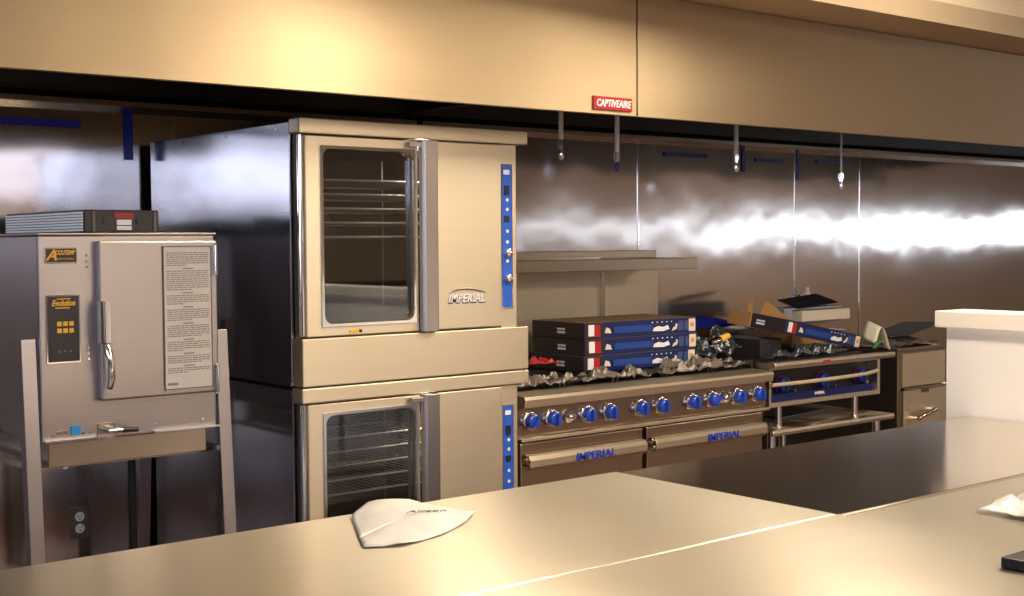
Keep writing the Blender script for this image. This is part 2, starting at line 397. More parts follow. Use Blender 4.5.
# ------------------------------------------------------------------ stacked convection ovens
def oven(dz, skirt, label):
    X0, X1 = 2.15, 3.068
    zb = .995+dz if skirt else .11
    t = thing('convection_oven', (2.61, 4.3, zb), label, 'oven', 'two convection ovens stacked on each other')
    zt = 1.83+dz; zs = 1.155+dz
    # shell
    B(X0, X0+.008, 3.80, 4.895, zb, zt+.04).build('side_panel', oven_side, t, .002)
    B(X1-.008, X1, 3.79, 4.862, zb, zt+.04).build('side_panel', oven_steel, t, .002)
    B(X0+.008, X1-.008, 4.85, 4.862, zb, zt+.04).build('back_panel', dark_steel, t)
    B(X0+.008, X1-.008, 3.81, 4.85, zt+.03, zt+.04).build('top_panel', range_steel, t)
    # cap with lip
    MB().box(X0-.003, 3.115, 3.729, 3.797, zt, zt+.05).build('cap', oven_steel, t, .004)
    # front skirt
    if skirt: B(X0-.0, 3.113, 3.729, 3.80, zb+.002, zs).build('skirt_panel', oven_steel, t, .003)
    else: B(X0, 3.08, 3.745, 3.80, .16, zs).build('skirt_panel', oven_steel, t, .003)
    # cavity liner and interior
    cav = MB()
    cx0, cx1, cz0, cz1 = 2.21, 2.97, zs+.03, zt-.03
    cav.box(cx0, cx1, 4.50, 4.51, cz0, cz1).box(cx0-.01, cx0, 3.80, 4.51, cz0, cz1).box(cx1, cx1+.01, 3.80, 4.51, cz0, cz1).box(cx0, cx1, 3.80, 4.51, cz0-.01, cz0).box(cx0, cx1, 3.80, 4.51, cz1, cz1+.01)
    cav.build('cavity_liner', black_enamel, t)
    MB().ring(X0+.012, 2.985, zs, zt, cx0, cx1, cz0, cz1, .02, 3.79, 3.80).build('face_frame', dark_steel, t)
    MB().tube([(2.62, 4.49, (cz0+cz1)/2), (2.62, 4.47, (cz0+cz1)/2)], [.13, .12], 24).build('fan_cover', dark_steel, t)
    for k in range(5):
        z = (1.686 if skirt else .758+.885+.04)+dz - .049*k
        r = MB(); r.tube([(2.23, 3.86, z), (2.95, 3.86, z)], .0045, 6).tube([(2.23, 4.40, z), (2.95, 4.40, z)], .0045, 6)
        r.tube([(2.235, 3.86, z), (2.235, 4.40, z)], .003, 6).tube([(2.945, 3.86, z), (2.945, 4.40, z)], .003, 6)
        for q in range(22): r.tube([(2.26+q*.0315, 3.855, z+.004), (2.26+q*.0315, 4.40, z+.004)], .002, 5)
        r.build('oven_rack', wire, t)
    for xg in (2.55, 2.925):
        g = MB().tube([(xg, 4.42, cz0), (xg, 4.42, cz1)], .006, 6); g.build('rack_guide', chrome, t)
    # left door: frame, glass
    dr = MB().ring(2.172, 2.622, zs+.006, zt-.006, 2.237, 2.600, zs+.045, zt-.045, .03, 3.737, 3.785).build('door', oven_steel, t, .003)
    B(2.239, 2.598, 3.752, 3.758, zs+.047, zt-.047).build('glass', glass_oven, dr)
    MB().ring(2.229, 2.608, zs+.037, zt-.037, 2.238, 2.599, zs+.046, zt-.046, .03, 3.732, 3.7365).build('window_trim', chrome, dr)
    hg = MB().tube([(2.162, 3.752, zs+.01), (2.162, 3.752, zt-.005)], .011, 12).build('hinge_post', chrome, dr)
    # centre handle bar overlapping both doors
    hb = MB().prism([(2.624, 3.736), (2.624, 3.715), (2.631, 3.706), (2.684, 3.706), (2.690, 3.712), (2.690, 3.736)], zs+.003, zt-.004, 'z').build('handle_bar', steam_steel, t, .002)
    B(2.572, 2.624, 3.712, 3.736, zt-.03, zt-.012).build('handle_bracket', steam_steel, hb, .002)
    # right door
    dr2 = B(2.692, 2.990, 3.734, 3.785, zs+.006, zt-.004).build('door', oven_steel, t, .004)
    # control column
    B(2.994, X1, 3.742, 3.80, zs, zt-.003).build('control_column', oven_steel, t, .002)
    cp_ = MB().ring(2.996, 3.047, zs+.07, zt-.074, 2.9975, 3.044, zs+.074, zt-.077, .012, 3.738, 3.7415).build('control_panel_trim', chrome, t)
    pn = B(2.997, 3.044, 3.7385, 3.7418, zs+.074, zt-.077).build('control_panel', blue_panel, t, .001)
    B(3.005, 3.032, 3.736, 3.7382, zt-.112, zt-.095).build('panel_logo', white_ink, pn)
    for (zc, hh) in ((zt-.17, .035), (zt-.275, .022)): B(3.008, 3.03, 3.735, 3.738, zc-hh/2, zc+hh/2).build('rocker_switch', black_plastic, pn)
    for zc in (zt-.205, zt-.24, zt-.32, zt-.36, zt-.43): MB().tube([(3.022, 3.7382, zc), (3.022, 3.737, zc)], .0065, 10).build('panel_symbol', white_ink, pn)
    if skirt:
        for zc in (zt-.40, zt-.495): MB().tube([(3.022, 3.738, zc), (3.022, 3.722, zc), (3.022, 3.720, zc)], [.017, .015, .012], 16).build('knob', chrome, pn)
        # raised maker's logo with a swoosh
        lg = MB().text('IMPERIAL', 2.826, 1.268, .042, 3.732, width=.165, bold=.0008, slant=.25, th=.002)
        lo_ = lg.build('logo_lettering', white_ink, dr2)
        MB().text('IMPERIAL', 2.8285, 1.2655, .043, 3.7335, width=.168, bold=.002, slant=.25, th=.0005).build('logo_shadow_plate', dark_ink, dr2)
        pts = []
        for k in range(17):
            q = k/16; pts.append((2.752+.163*q, 3.731, 1.288+.016*math.sin(math.pi*q**.8)))
        MB().tube(pts, [.0006+.0032*math.sin(math.pi*(.15+.8*k/16)) for k in range(17)], 8).build('logo_arc', dark_steel, dr2)
        MB().box(2.334, 2.372, 3.7345, 3.7368, 1.167, 1.179).build('yellow_tag', yellow_ink, dr)
        MB().box(2.373, 2.384, 3.7345, 3.7368, 1.168, 1.178).build('tag_end', black_plastic, dr)
    else:
        for lx in (2.2, 3.0):
            for ly in (3.86, 4.78): MB().tube([(lx, ly, 0.001), (lx, ly, .03), (lx, ly, .16)], [.03, .022, .022]).build('leg', chrome, t)
        B(X0+.008, X1-.008, 3.81, 4.85, .15, .16).build('bottom_panel', dark_steel, t)
    # side seam strip with screws
    sd = MB()
    for ys in (3.88, 4.25, 4.60): sd.tube([(X0, ys, zt+.02), (X0-.003, ys, zt+.02)], .005, 8)
    sd.build('screws', chrome, t)
    sb_ = MB().box(X0-.004, X0, 3.80, 4.862, zb-.0, zb+.014) if skirt else MB().box(X0-.004, X0, 3.80, 4.862, zt+.02, zt+.032)
    sb_.build('seam_strip', oven_side, t)
    return t
for z in (1.77, .885): lamp('rack_fill_light', 'POINT', (2.72, 3.84, z), (0, 0, 0), 2.0, (1, .9, .75), shadow_soft_size=.02)  # added fill lights near the doors, brighten the oven racks
oven(0, True, 'upper of two stacked stainless convection ovens, with the raised logo and two chrome knobs')
oven(-.888, False, 'lower of two stacked stainless convection ovens, partly hidden by the steel table')

# ------------------------------------------------------------------ steamer on its stand
SX0, SX1, SY0, SY1, SZ0, SZ1 = 1.372, 1.953, 3.95, 4.62, .862, 1.500
t = thing('steam_cooker', (1.66, 4.28, .78), 'square stainless steam cooker with black keypad and large text label on its door', 'steamer')
MB().box(SX0, SX1, SY0+.004, SY1, SZ0, SZ1).build('body', steam_steel, t, .006)
B(SX0+.0, SX1+.003, SY0-.004, SY1, SZ1, SZ1+.007).build('top_panel', steam_steel, t, .002)
B(SX0+.03, 1.926, SY0+.03, SY1-.05, .784, SZ0).build('drip_pan', range_steel, t, .003)
for xa, xb in ((SX0+.006, 1.585), (1.725, SX1)): B(xa, xb, SY0-.018, SY0+.004, .868, .874).build('lower_lip', chrome, t)
dr = MB().box(1.548, 1.946, SY0-.030, SY0+.003, .985, 1.482).build('door', steam_steel, t, .006)
sh = B(1.757, 1.921, SY0-.0335, SY0-.0305, 1.005, 1.462).build('instruction_label', sheet_silver, dr)
MB().ring(1.755, 1.923, 1.003, 1.464, 1.7585, 1.9195, 1.0065, 1.4605, .003, SY0-.035, SY0-.0336, 4).build('label_border', grey_ink, sh)
pr = MB(); z = 1.452
sect = [(0, 1), (7, 0), (1, 1), (10, 0), (1, 1), (5, 0), (1, 1), (6, 0), (1, 1), (6, 0), (1, 1), (5, 0), (1, 1), (4, 0), (1, 1), (3, 0)]
for n, head in sect:
    if head:
        if n: pr.box(1.822, 1.858, SY0-.0345, SY0-.0336, z-.0035, z)
        z -= .0085
    else:
        for q in range(n):
            x = 1.767; end = 1.912 if q < n-1 else 1.767+random.uniform(.05, .12)
            while x < end:
                wd = random.uniform(.006, .02); pr.box(x, min(x+wd, end), SY0-.0345, SY0-.0336, z-.0028, z); x += wd+.003
            z -= .0066
        z -= .004
pr.box(1.765, 1.80, SY0-.0345, SY0-.0336, 1.017, 1.025)
pr.build('printed_lines', plain('label_print', (.24, .21, .19), .6), sh)
for zc in (1.42, 1.03): MB().box(1.929, 1.941, SY0-.041, SY0-.030, zc-.05, zc+.05).tube([(1.935, SY0-.043, zc-.045), (1.935, SY0-.043, zc+.045)], .006).build('hinge', chrome, dr)
# handle: fixed grip above and hanging lever below
hd = MB().prism([(1.540, SY0-.030), (1.540, SY0-.062), (1.547, SY0-.070), (1.566, SY0-.070), (1.572, SY0-.060), (1.572, SY0-.030)], 1.165, 1.297, 'z').build('handle', chrome, dr, .003)
MB().tube([(1.556, SY0-.05, 1.168), (1.562, SY0-.06, 1.135), (1.566, SY0-.066, 1.11), (1.566, SY0-.066, 1.06), (1.562, SY0-.06, 1.025)], [.010, .014, .010, .013, .010]).build('latch_lever', chrome, hd)
# badge and keypad
bg = B(1.392, 1.492, SY0-.001, SY0+.003, 1.414, 1.462).build('badge', chrome, t, .001)
B(1.396, 1.488, SY0-.003, SY0-.0005, 1.418, 1.458).build('badge_field', black_plastic, bg)
MB().text('A', 1.411, 1.438, .046, SY0-.0035, slant=.3, bold=.001).text('CCUTEMP', 1.452, 1.446, .019, SY0-.0035, width=.062, slant=.3, bold=.0007).text('STEAM COOKERS', 1.452, 1.427, .007, SY0-.0035, width=.058).build('badge_lettering', yellow_ink, bg)
kp = B(1.392, 1.498, SY0-.001, SY0+.003, 1.108, 1.318).build('keypad', chrome, t, .001)
B(1.397, 1.493, SY0-.003, SY0-.0005, 1.113, 1.313).build('keypad_field', black_plastic, kp)
MB().text('Evolution', 1.445, 1.292, .026, SY0-.0035, width=.072, slant=.3, bold=.0006).box(1.425, 1.468, SY0-.004, SY0-.003, 1.304, 1.3065).box(1.42, 1.465, SY0-.004, SY0-.003, 1.276, 1.279).build('keypad_lettering', yellow_ink, kp)
for r in range(2):
    for c in range(3): MB().box(1.424+c*.0185, 1.4385+c*.0185, SY0-.005, SY0-.003, 1.222-r*.021, 1.236-r*.021).build('key', yellow_ink, kp, .001)
for c in range(3): MB().tube([(1.430+c*.017, SY0-.003, 1.145), (1.430+c*.017, SY0-.005, 1.145)], .004, 10).build('indicator', grey_ink, kp)
for zc in (1.438, 1.42, 1.402, 1.152, 1.135, 1.117): MB().tube([(1.522, SY0+.004, zc), (1.522, SY0-.001, zc)], .004, 10).build('screw', chrome, t)
for xc, zc in ((1.405, .888), (1.50, .888), (1.525, .889), (1.735, .893), (1.90, .895)): MB().tube([(xc, SY0+.004, zc), (xc, SY0-.001, zc)], .005, 10).build('screw', chrome, t)
B(1.462, 1.492, SY0-.001, SY0+.004, .884, .912).build('energy_label', plain('cyan_label', (.02, .30, .72), .4), t)
B(1.418, 1.452, SY0-.001, SY0+.004, .890, .900).build('serial_tag', chrome, t)
B(1.545, 1.60, SY0-.003, SY0+.004, .86, .912).build('valve_plate', range_steel, t)
MB().tube([(1.572, SY0, .893), (1.572, SY0-.045, .893)], .010).tube([(1.565, SY0-.04, .892), (1.61, SY0-.04, .892)], .008).build('drain_valve', chrome, t)
MB().tube([(1.608, SY0-.04, .892), (1.66, SY0-.04, .889)], [.009, .008]).build('valve_grip', black_plastic, t)
MB().tube([(1.47, 4.03, .770), (1.47, 4.03, .784)], .012).build('drain_stub', chrome, t)
# stand
t = thing('equipment_stand', (1.66, 4.3, 0), 'open stainless stand with four splayed sheet metal legs carrying the steam cooker', 'stand')
def sleg(xa, s, y0, yb):
    # angle-section leg: a wide face and a return flange, splayed to the front or rear
    mb = MB()
    def quad(a, b_, th):
        mb.prism(a, b_[0], b_[1])
    w_ = .043
    mb.box(0, w_*s, 0, .004, 0, 1.185)
    mb.box(0 if s > 0 else -.004, .004 if s > 0 else 0, .004, .045, 0, 1.185)
    for v in mb.bm.verts:
        k = 1 - v.co.z/1.185
        v.co.y = v.co.y*(1 if yb > 0 else 1) + y0 + yb*k; v.co.x += xa
    mb.build('leg', steam_steel, t, .001)
sleg(1.321, 1, 3.965, -.08); sleg(2.000, -1, 3.965, -.08)
sleg(1.321, 1, 4.56, .10); sleg(2.005, -1, 4.56, .10)
for y in (4.02, 4.56): B(1.325, 2.001, y, y+.03, .775, .782).build('cross_rail', range_steel, t)
for x in (1.326, 1.962): B(x, x+.035, 4.02, 4.59, .783, .79).build('side_rail', range_steel, t)
MB().tube([(1.80, 4.3, .10), (1.80, 4.3, .775)], .014).build('drain_pipe', black_iron, t)
# flat black box with a ribbed white side on top
t = thing('flat_box', (1.66, 4.37, 1.508), 'flat black box with pale ribbed side and red label lying on the steam cooker', 'box')
B(1.537, 1.782, 4.0, 4.74, 1.509, 1.580).build('body', box_dark, t, .003)
rb = MB()
for k in range(7): rb.box(1.531, 1.536, 4.01, 4.73, 1.513+k*.009, 1.513+k*.009+.0065)
rb.build('ribbed_side', ribs, t)
MB().tube([(1.605, 4.0, 1.545), (1.605, 3.996, 1.545)], .012, 20).tube([(1.715, 4.0, 1.545), (1.715, 3.996, 1.545)], .012, 20).build('port', black_plastic, t)
B(1.632, 1.695, 3.997, 4.0, 1.553, 1.571).build('red_stripe', red_ink, t)
MB().box(1.640, 1.688, 3.996, 4.0, 1.532, 1.549).box(1.640, 1.688, 3.996, 4.0, 1.516, 1.529).build('white_label', paper, t)
for x in (1.56, 1.762): B(x, x+.01, 3.996, 4.0, 1.511, 1.576).build('corner_strip', grey_ink, t)
# wall outlet
t = thing('wall_outlet', (1.855, 4.945, .33), 'double electrical outlet in a steel plate on the wall below the steam cooker', 'outlet')
B(1.818, 1.892, 4.943, 4.95, .335, .455).build('plate', dark_steel, t, .002)
for zc in (.418, .372):
    s_ = MB().tube([(1.855, 4.943, zc), (1.855, 4.939, zc)], .018, 20).build('socket', white_ink, t)
    MB().box(1.847, 1.849, 4.937, 4.939, zc, zc+.008).box(1.861, 1.863, 4.937, 4.939, zc, zc+.008).tube([(1.855, 4.939, zc-.008), (1.855, 4.937, zc-.008)], .003, 8).build('slots', dark_ink, s_)
# grey enclosure low on the wall behind the stand


# ------------------------------------------------------------------ gas range
RX0, RX1, RY, RB = 3.205, 4.690, 3.90, 4.66
t = thing('gas_range', (3.95, 4.3, 0), 'long stainless gas range with ten blue knobs and two oven doors', 'range')
B(RX0, RX1, RY+.05, RB, .13, .87).build('body', range_steel, t)
MB().prism([(RY-.035, .868), (RY-.040, .855), (RY-.035, .825), (RY+.0, .818), (RY+.06, .818), (RY+.10, .874), (RY+.05, .873)], RX0, RX1).build('front_rail', oven_steel, t, .002)
B(RX0, RX1, RY+.012, RY+.05, .705, .82).build('knob_panel', range_steel, t)
MB().box(RX0, RX1, RY-.018, RY+.05, .690, .702).build('panel_ledge', oven_steel, t, .002)
B(RX0, RX1, RY+.10, 4.56, .87, .876).build('burner_tray', black_enamel, t)
for k in range(5):
    for j in range(2):
        xc = RX0+.149+k*.297; yc = 4.12+j*.29
        g = MB().box(xc-.143, xc+.143, yc-.138, yc-.126, .895, .915).box(xc-.143, xc+.143, yc+.126, yc+.138, .895, .915).box(xc-.143, xc-.131, yc-.126, yc+.126, .895, .915).box(xc+.131, xc+.143, yc-.126, yc+.126, .895, .915)
        for a in range(8):
            an = a*math.pi/4; d = Vector((math.cos(an), math.sin(an), 0)); L_ = .10 if a % 2 == 0 else .10
            g.obox(Vector((xc, yc, .905)) + d*(.035+L_/2), (L_, .010, .018), Matrix.Rotation(an, 3, 'Z'))
        for sx in (-1, 1):
            for sy_ in (-1, 1): g.box(xc+sx*.137-.006, xc+sx*.137+.006, yc+sy_*.132-.006, yc+sy_*.132+.006, .876, .895)
        g.build('grate', black_iron, t)
        MB().tube([(xc, yc, .876), (xc, yc, .888), (xc, yc, .888), (xc, yc, .894)], [.045, .045, .032, .030], 16).build('burner', black_iron, t)
for kx in (3.267, 3.382, 3.571, 3.694, 3.874, 4.0, 4.193, 4.322, 4.489, 4.627):
    kb = MB().tube([(kx, RY+.012, .765), (kx, RY+.002, .765), (kx, RY-.0, .765)], [.038, .038, .033], 24).build('knob_bezel', chrome, t)
    kn = MB().tube([(kx, RY-.0, .765), (kx, RY-.022, .765), (kx, RY-.026, .765)], [.030, .027, .022], 20)
    kn.obox(Vector((kx, RY-.033, .765)), (.012, .016, .044), Matrix.Rotation(random.choice((0, 0, .6)), 3, 'Y'))
    kn.build('knob', blue_plastic, kb)
for kx in (3.476, 4.405):
    MB().tube([(kx, RY+.012, .768), (kx, RY-.004, .768), (kx, RY-.02, .768)], [.028, .026, .012], 20).build('pilot_valve', chrome, t)
for (a, b_, tx) in ((3.21, 3.880, 3.572), (3.905, 4.655, 4.344)):
    d = MB().box(a, b_, RY-.002, RY+.045, .26, .683).build('oven_door', range_steel, t, .006)
    prof = [(RY-.004, .582), (RY-.03, .578), (RY-.044, .592), (RY-.046, .618), (RY-.036, .636), (RY-.012, .640), (RY-.012, .632), (RY-.030, .628), (RY-.038, .616), (RY-.036, .596), (RY-.026, .588), (RY-.004, .590)]
    h = MB().prism(prof, a+.015, b_-.015).build('handle', oven_steel, d, .002)
    for e in (a+.05, b_-.05):
        MB().tube([(e, RY-.004, .61), (e, RY-.034, .61)], [.026, .022], 16).build('handle_mount', chrome, h)
    MB().text('IMPERIAL', tx, .607, .044, RY-.0475, width=.215, bold=.0005, th=.0012).build('lettering', blue_ink, h)
B(RX0+.02, RX1-.02, RY+.03, RY+.05, .14, .25).build('kick_panel', dark_steel, t)
for x in (RX0+.06, RX1-.06):
    for y in (RY+.1, RB-.1): MB().tube([(x, y, 0.001), (x, y, .13)], .025).build('leg', chrome, t)
# back riser and high shelf
B(RX0, RX1, 4.60, 4.66, .87, 1.365).build('back_riser', oven_steel, t, .003)
for x in (3.72, 4.30): B(x-.01, x+.01, 4.585, 4.60, .92, 1.32).build('riser_rib', range_steel, t)
sf = MB().prism([(4.34, 1.388), (4.34, 1.335), (4.352, 1.335), (4.352, 1.375), (4.635, 1.375), (4.635, 1.425), (4.622, 1.425), (4.622, 1.388)], RX0-.01, RX1+.01).build('high_shelf', range_steel, t, .002)
o = MB().box(3.55, 4.08, 4.37, 4.60, 1.389, 1.398).build('steel_tray', chrome); tag(o, 'thin flat metal tray lying on the high shelf over the range', 'tray')

# ------------------------------------------------------------------ charbroiler on a stand
GX0, GX1 = 4.705, 5.560
t = thing('charbroiler', (5.13, 4.25, .69), 'low countertop broiler with dark recessed front, cream bar and three blue knobs', 'broiler')
B(GX0, GX1, RY+.09, 4.58, .70, .875).build('body', range_steel, t)
MB().prism([(RY-.03, .905), (RY-.035, .89), (RY-.03, .876), (RY+.09, .876), (RY+.09, .892)], GX0+.0, 5.645).build('front_rail', oven_steel, t, .002)
MB().ring(GX0, GX1, .695, .876, GX0+.012, GX1-.022, .715, .868, .006, RY+.0, RY+.06, 2).build('front_frame', oven_steel, t)
B(GX0+.01, GX1-.02, RY+.062, RY+.088, .70, .872).build('recessed_panel', black_enamel, t)
bl = B(GX0+.013, GX1-.023, RY+.012, RY+.06, .716, .752).build('blue_strip', blue_dark, t)
MB().text('IMPERIAL', 5.09, .735, .018, RY+.011, width=.075, bold=.0006).build('lettering', white_ink, bl)
cb = MB().tube([(GX0+.005, RY-.01, .800), (GX0+.2, RY-.022, .801), (5.13, RY-.026, .802), (GX1-.15, RY-.02, .806), (GX1-.02, RY+.0, .813)], .0095, 10).build('front_bar', cream_bar, t)
for kx in (4.85, 5.15, 5.455):
    kb = MB().tube([(kx, RY+.062, .79), (kx, RY+.05, .79)], .042, 24).build('knob_bezel', red_shaded, t)
    MB().tube([(kx, RY+.05, .79), (kx, RY+.022, .79), (kx, RY+.018, .79)], [.037, .034, .028], 20).obox(Vector((kx, RY+.014, .79)), (.014, .012, .06), Matrix.Identity(3)).build('knob', blue_shaded, kb)
for kx in (4.93, 5.24, 5.50): MB().tube([(kx, RY+.06, .758), (kx, RY+.03, .758)], .006, 8).build('valve_stem', chrome, t)
B(5.561, 5.87, 4.46, 4.61, .885, .903).build('rear_shelf', range_steel, t)
gr = MB()
for k in range(26): gr.box(GX0+.03+k*.031, GX0+.044+k*.031, RY+.12, 4.5, .893, .903)
gr.box(GX0+.02, GX1-.02, RY+.10, RY+.12, .876, .903).box(GX0+.02, GX1-.02, 4.5, 4.52, .876, .903)
gr.build('grate', black_iron, t)
B(5.06, 5.11, RY-.0365, RY-.033, .884, .897).build('red_sticker', red_ink, t)
B(GX0+.01, GX1-.01, 4.52, 4.58, .875, .90).build('back_splash', range_steel, t)
t = thing('equipment_stand', (5.15, 4.25, 0), 'stainless stand with round posts and one undershelf carrying the charbroiler', 'stand')
sfp = MB().prism([(RY-.012, .588), (RY-.016, .575), (RY-.012, .560), (RY+.0, .560), (RY+.0, .578), (4.60, .578), (4.60, .588)], GX0+.01, 5.665).build('undershelf', oven_steel, t, .002)
for x in (4.83, 5.42):
    for y in (RY+.05, 4.55): MB().tube([(x, y, .589), (x, y, .694)], .016).build('post', chrome, t)
for x in (4.78, 5.60):
    for y in (RY+.05, 4.55): MB().tube([(x, y, .001), (x, y, .03), (x, y, .577)], [.028, .02, .02]).build('leg', chrome, t)
B(4.78, 5.60, 4.55, 4.56, .1, .13).build('cross_rail', range_steel, t)
o = MB().obox(Vector((5.25, 4.32, .593)), (.42, .34, .008), Matrix.Rotation(.12, 3, 'Z')).build('sheet_pan', steel('pan_steel', (.20, .26, .34), .3), bevel=.002); tag(o, 'flat bluish grey sheet pan lying on the undershelf below the broiler', 'pan')

# ------------------------------------------------------------------ fryer
t = thing('deep_fryer', (6.09, 4.4, 0), 'narrow upright stainless fryer cabinet with chrome door handle beside the white divider', 'fryer')
B(5.885, 6.30, 4.02, 4.80, .10, .88).build('cabinet', dark_steel, t, .003)
B(5.903, 6.298, 4.0, 4.02, .690, .868).build('upper_panel', fryer_steel, t, .003)
d = B(5.903, 6.298, 3.992, 4.02, .14, .672).build('door', fryer_steel, t, .004)
B(5.90, 6.33, 3.985, 4.02, .674, .687).build('ledge', chrome, t)
MB().box(6.06, 6.12, 3.982, 3.992, .655, .671).build('catch', dark_steel, d)
MB().tube([(5.975, 3.992, .522), (5.975, 3.955, .524), (6.01, 3.945, .538), (6.09, 3.945, .556), (6.13, 3.955, .560), (6.135, 3.992, .560)], [.014, .014, .011, .011, .014, .014]).build('handle', chrome, d)
tk = MB().box(5.885, 6.30, 4.02, 4.05, .88, .897).box(5.885, 6.30, 4.62, 4.80, .88, .95).box(5.885, 5.91, 4.05, 4.62, .88, .897).box(6.275, 6.30, 4.05, 4.62, .88, .897).build('tank_rim', range_steel, t, .003)
for x in (5.93, 6.26):
    for y in (4.08, 4.74): MB().tube([(x, y, .001), (x, y, .10)], .022).build('leg', chrome, t)

# ------------------------------------------------------------------ boxes and wrapping on the cooking line
def burner_box(name, M, label, group, open_end=False):
    """flat printed carton, local origin at its lower left front corner: .685 long, .34 deep, .068 high"""
    t = thing(name, tuple(M.translation), label, 'box', group)
    def put(mb, n, mat, bev=0, par=t):
        mb.move(M); return mb.build(n, mat, par, bev)
    W, D, H = .685, .34, .068
    body = put(B(0, W, 0, D, 0, H), 'carton', box_blue, .002)
    put(B(-.0015, .0, .004, D-.004, .003, H-.003), 'end_flap', box_dark, par=body)
    put(B(.0, W, .0, D, H, H+.0012), 'lid', box_dark if open_end else box_top, par=body)
    f = -.0015
    put(B(.0, .115, f, 0, .002, H-.002), 'dark_print', box_dark, par=body)
    put(B(.022, .055, f*2, f, .012, H-.008), 'white_barcode', white_ink, par=body)
    put(B(.056, .09, f*2, f, .008, H-.008), 'red_print', red_ink, par=body)
    put(MB().prism([(.115, .022), (.125, .046), (.145, .040), (.155, .020)], f*2, f, 'y'), 'picture', foam, par=body)
    p = MB().box(.17, .40, f*2, f, .018, .046); put(p, 'blue_print', box_bright, par=body)
    p = MB().prism([(.405, .016), (.41, .03), (.44, .038), (.47, .032), (.5, .040), (.51, .022), (.47, .014)], f*2, f, 'y')
    for q in range(5): p.box(.40+.03*q, .406+.03*q, f*2, f, .052, .057)
    put(p, 'white_print', white_ink, par=body)
    put(MB().prism([(.525, .012), (.535, .028), (.548, .032), (.55, .045), (.562, .040), (.555, .02)], f*2, f, 'y'), 'picture', foam, par=body)
    put(MB().box(.565, .60, f*2, f, .012, .055).box(.607, .632, f*2, f, .012, .055), 'grey_print', plain('slate_print', (.05, .08, .22), .4) if 'slate_print' not in MATS else MATS['slate_print'], par=body)
    put(B(.635, .677, f*2, f, .006, H-.006), 'photo_print', foam, par=body)
    put(MB().tube([(.656, f*2, .036), (.656, f*3, .036)], .011, 12), 'photo_print', plain('orange_print', (.75, .28, .10), .4) if 'orange_print' not in MATS else MATS['orange_print'], par=body)
    put(MB().box(-.003, -.0015, .12, .17, .02, .03).box(-.003, -.0015, .12, .17, .035, .043), 'end_label', white_ink, par=body)
    return t
for k, nm in enumerate(('bottom', 'middle', 'top')):
    M = Matrix.Translation((3.682 + (-.004, .003, 0)[k], 4.045, .9165 + .0705*k))
    burner_box('printed_carton', M, '%s flat dark blue printed carton of the neat stack of three on the range' % nm, 'flat printed cartons')
TR = Matrix.Rotation(math.radians(5), 4, 'Z') @ Matrix.Rotation(math.radians(9.6), 4, 'Y') @ Matrix.Rotation(math.radians(7), 4, 'X')
M = Matrix.Translation((4.956, 4.02, 1.022)) @ TR
ob = burner_box('printed_carton', M, 'tilted opened flat printed carton leaning across the broiler, brown flaps up', 'flat printed cartons', True)
B(-.012, -.002, .20, .335, -.004, .07).move(M).build('end_flap', cardboard, ob, .002)
MB().prism([(.02, .07), (.06, .07), (.05, .13), (.012, .125)], .25, .254, 'y').move(M).build('flap', cardboard, ob)
MB().prism([(.06, .071), (.34, .071), (.12, .135), (.08, .14)], .20, .204, 'y').move(M).build('flap', cardboard, ob)
# brown support carton underneath the raised end
o = MB().box(4.90, 5.06, 4.12, 4.40, .904, .99).build('dark_carton', box_dark, bevel=.003); tag(o, 'dark low carton under the raised end of the tilted printed carton', 'box')
# grey box with foam slab
t = thing('grey_carton', (5.75, 4.53, .905), 'open bluish grey carton with black lid and cream foam slab sliding out', 'box')
B(5.58, 5.87, 4.47, 4.60, .905, 1.02).build('lower_box', cardboard, t, .002)
MB().box(5.49, 5.56, 4.45, 4.60, 1.021, 1.105).box(5.56, 5.98, 4.56, 4.60, 1.021, 1.105).box(5.56, 5.98, 4.45, 4.56, 1.021, 1.03).box(5.56, 5.98, 4.45, 4.56, 1.095, 1.105).build('upper_box', grey_box, t, .002)
B(5.60, 6.02, 4.42, 4.555, 1.032, 1.090).build('foam_slab', foam, t, .004)
MB().obox(Vector((5.76, 4.51, 1.135)), (.34, .15, .005), Matrix.Rotation(math.radians(-4), 3, 'Y') @ Matrix.Rotation(math.radians(16), 3, 'X')).build('lid', black_plastic, t)

def crumple(name, x0, x1, y0, y1, z, amp, mat, label, cat, seed, grp=None, nu=46, nv=20, freq=14, edge=.5):
    def fn(u, v):
        e = min(u, 1-u, v, 1-v)*6; e = min(1, e)
        x = x0+(x1-x0)*u; y = y0+(y1-y0)*v
        p = Vector((x*freq, y*freq, seed))
        h = abs(noise.noise(p))*1.4 + .6*abs(noise.noise(p*2.3)) + .3*abs(noise.noise(p*5))
        jx = noise.noise(Vector((y*22, seed*3, 1)))*.03*edge; jy = noise.noise(Vector((x*18, seed, 7)))*.05*edge
        return (x+jx, y+jy, z+.004+amp*h*(.35+.65*e))
    o = MB().sheet(fn, nu, nv, .0015).build(name, mat)
    return tag(o, label, cat, grp)
crumple('crumpled_wrap', 3.23, 3.56, 3.955, 4.03, .884, .075, film, 'crumpled tan plastic wrap at the left front of the range top', 'plastic wrap', 2.1, 'crumpled wraps on the cooking line')
crumple('crumpled_wrap', 3.61, 3.99, 3.955, 4.035, .884, .065, film, 'crumpled tan plastic wrap lying in front of the left half of the carton stack', 'plastic wrap', 5.3, 'crumpled wraps on the cooking line')
crumple('crumpled_wrap', 4.04, 4.62, 3.955, 4.035, .884, .065, film, 'crumpled tan plastic wrap reaching right past the carton stack', 'plastic wrap', 9.7, 'crumpled wraps on the cooking line')
crumple('clear_bag', 4.40, 4.78, 4.12, 4.45, .915, .11, film_dark, 'shiny clear plastic bag heaped right of the carton stack', 'plastic bag', 3.3, 'clear plastic bags on the cooking line', freq=9)
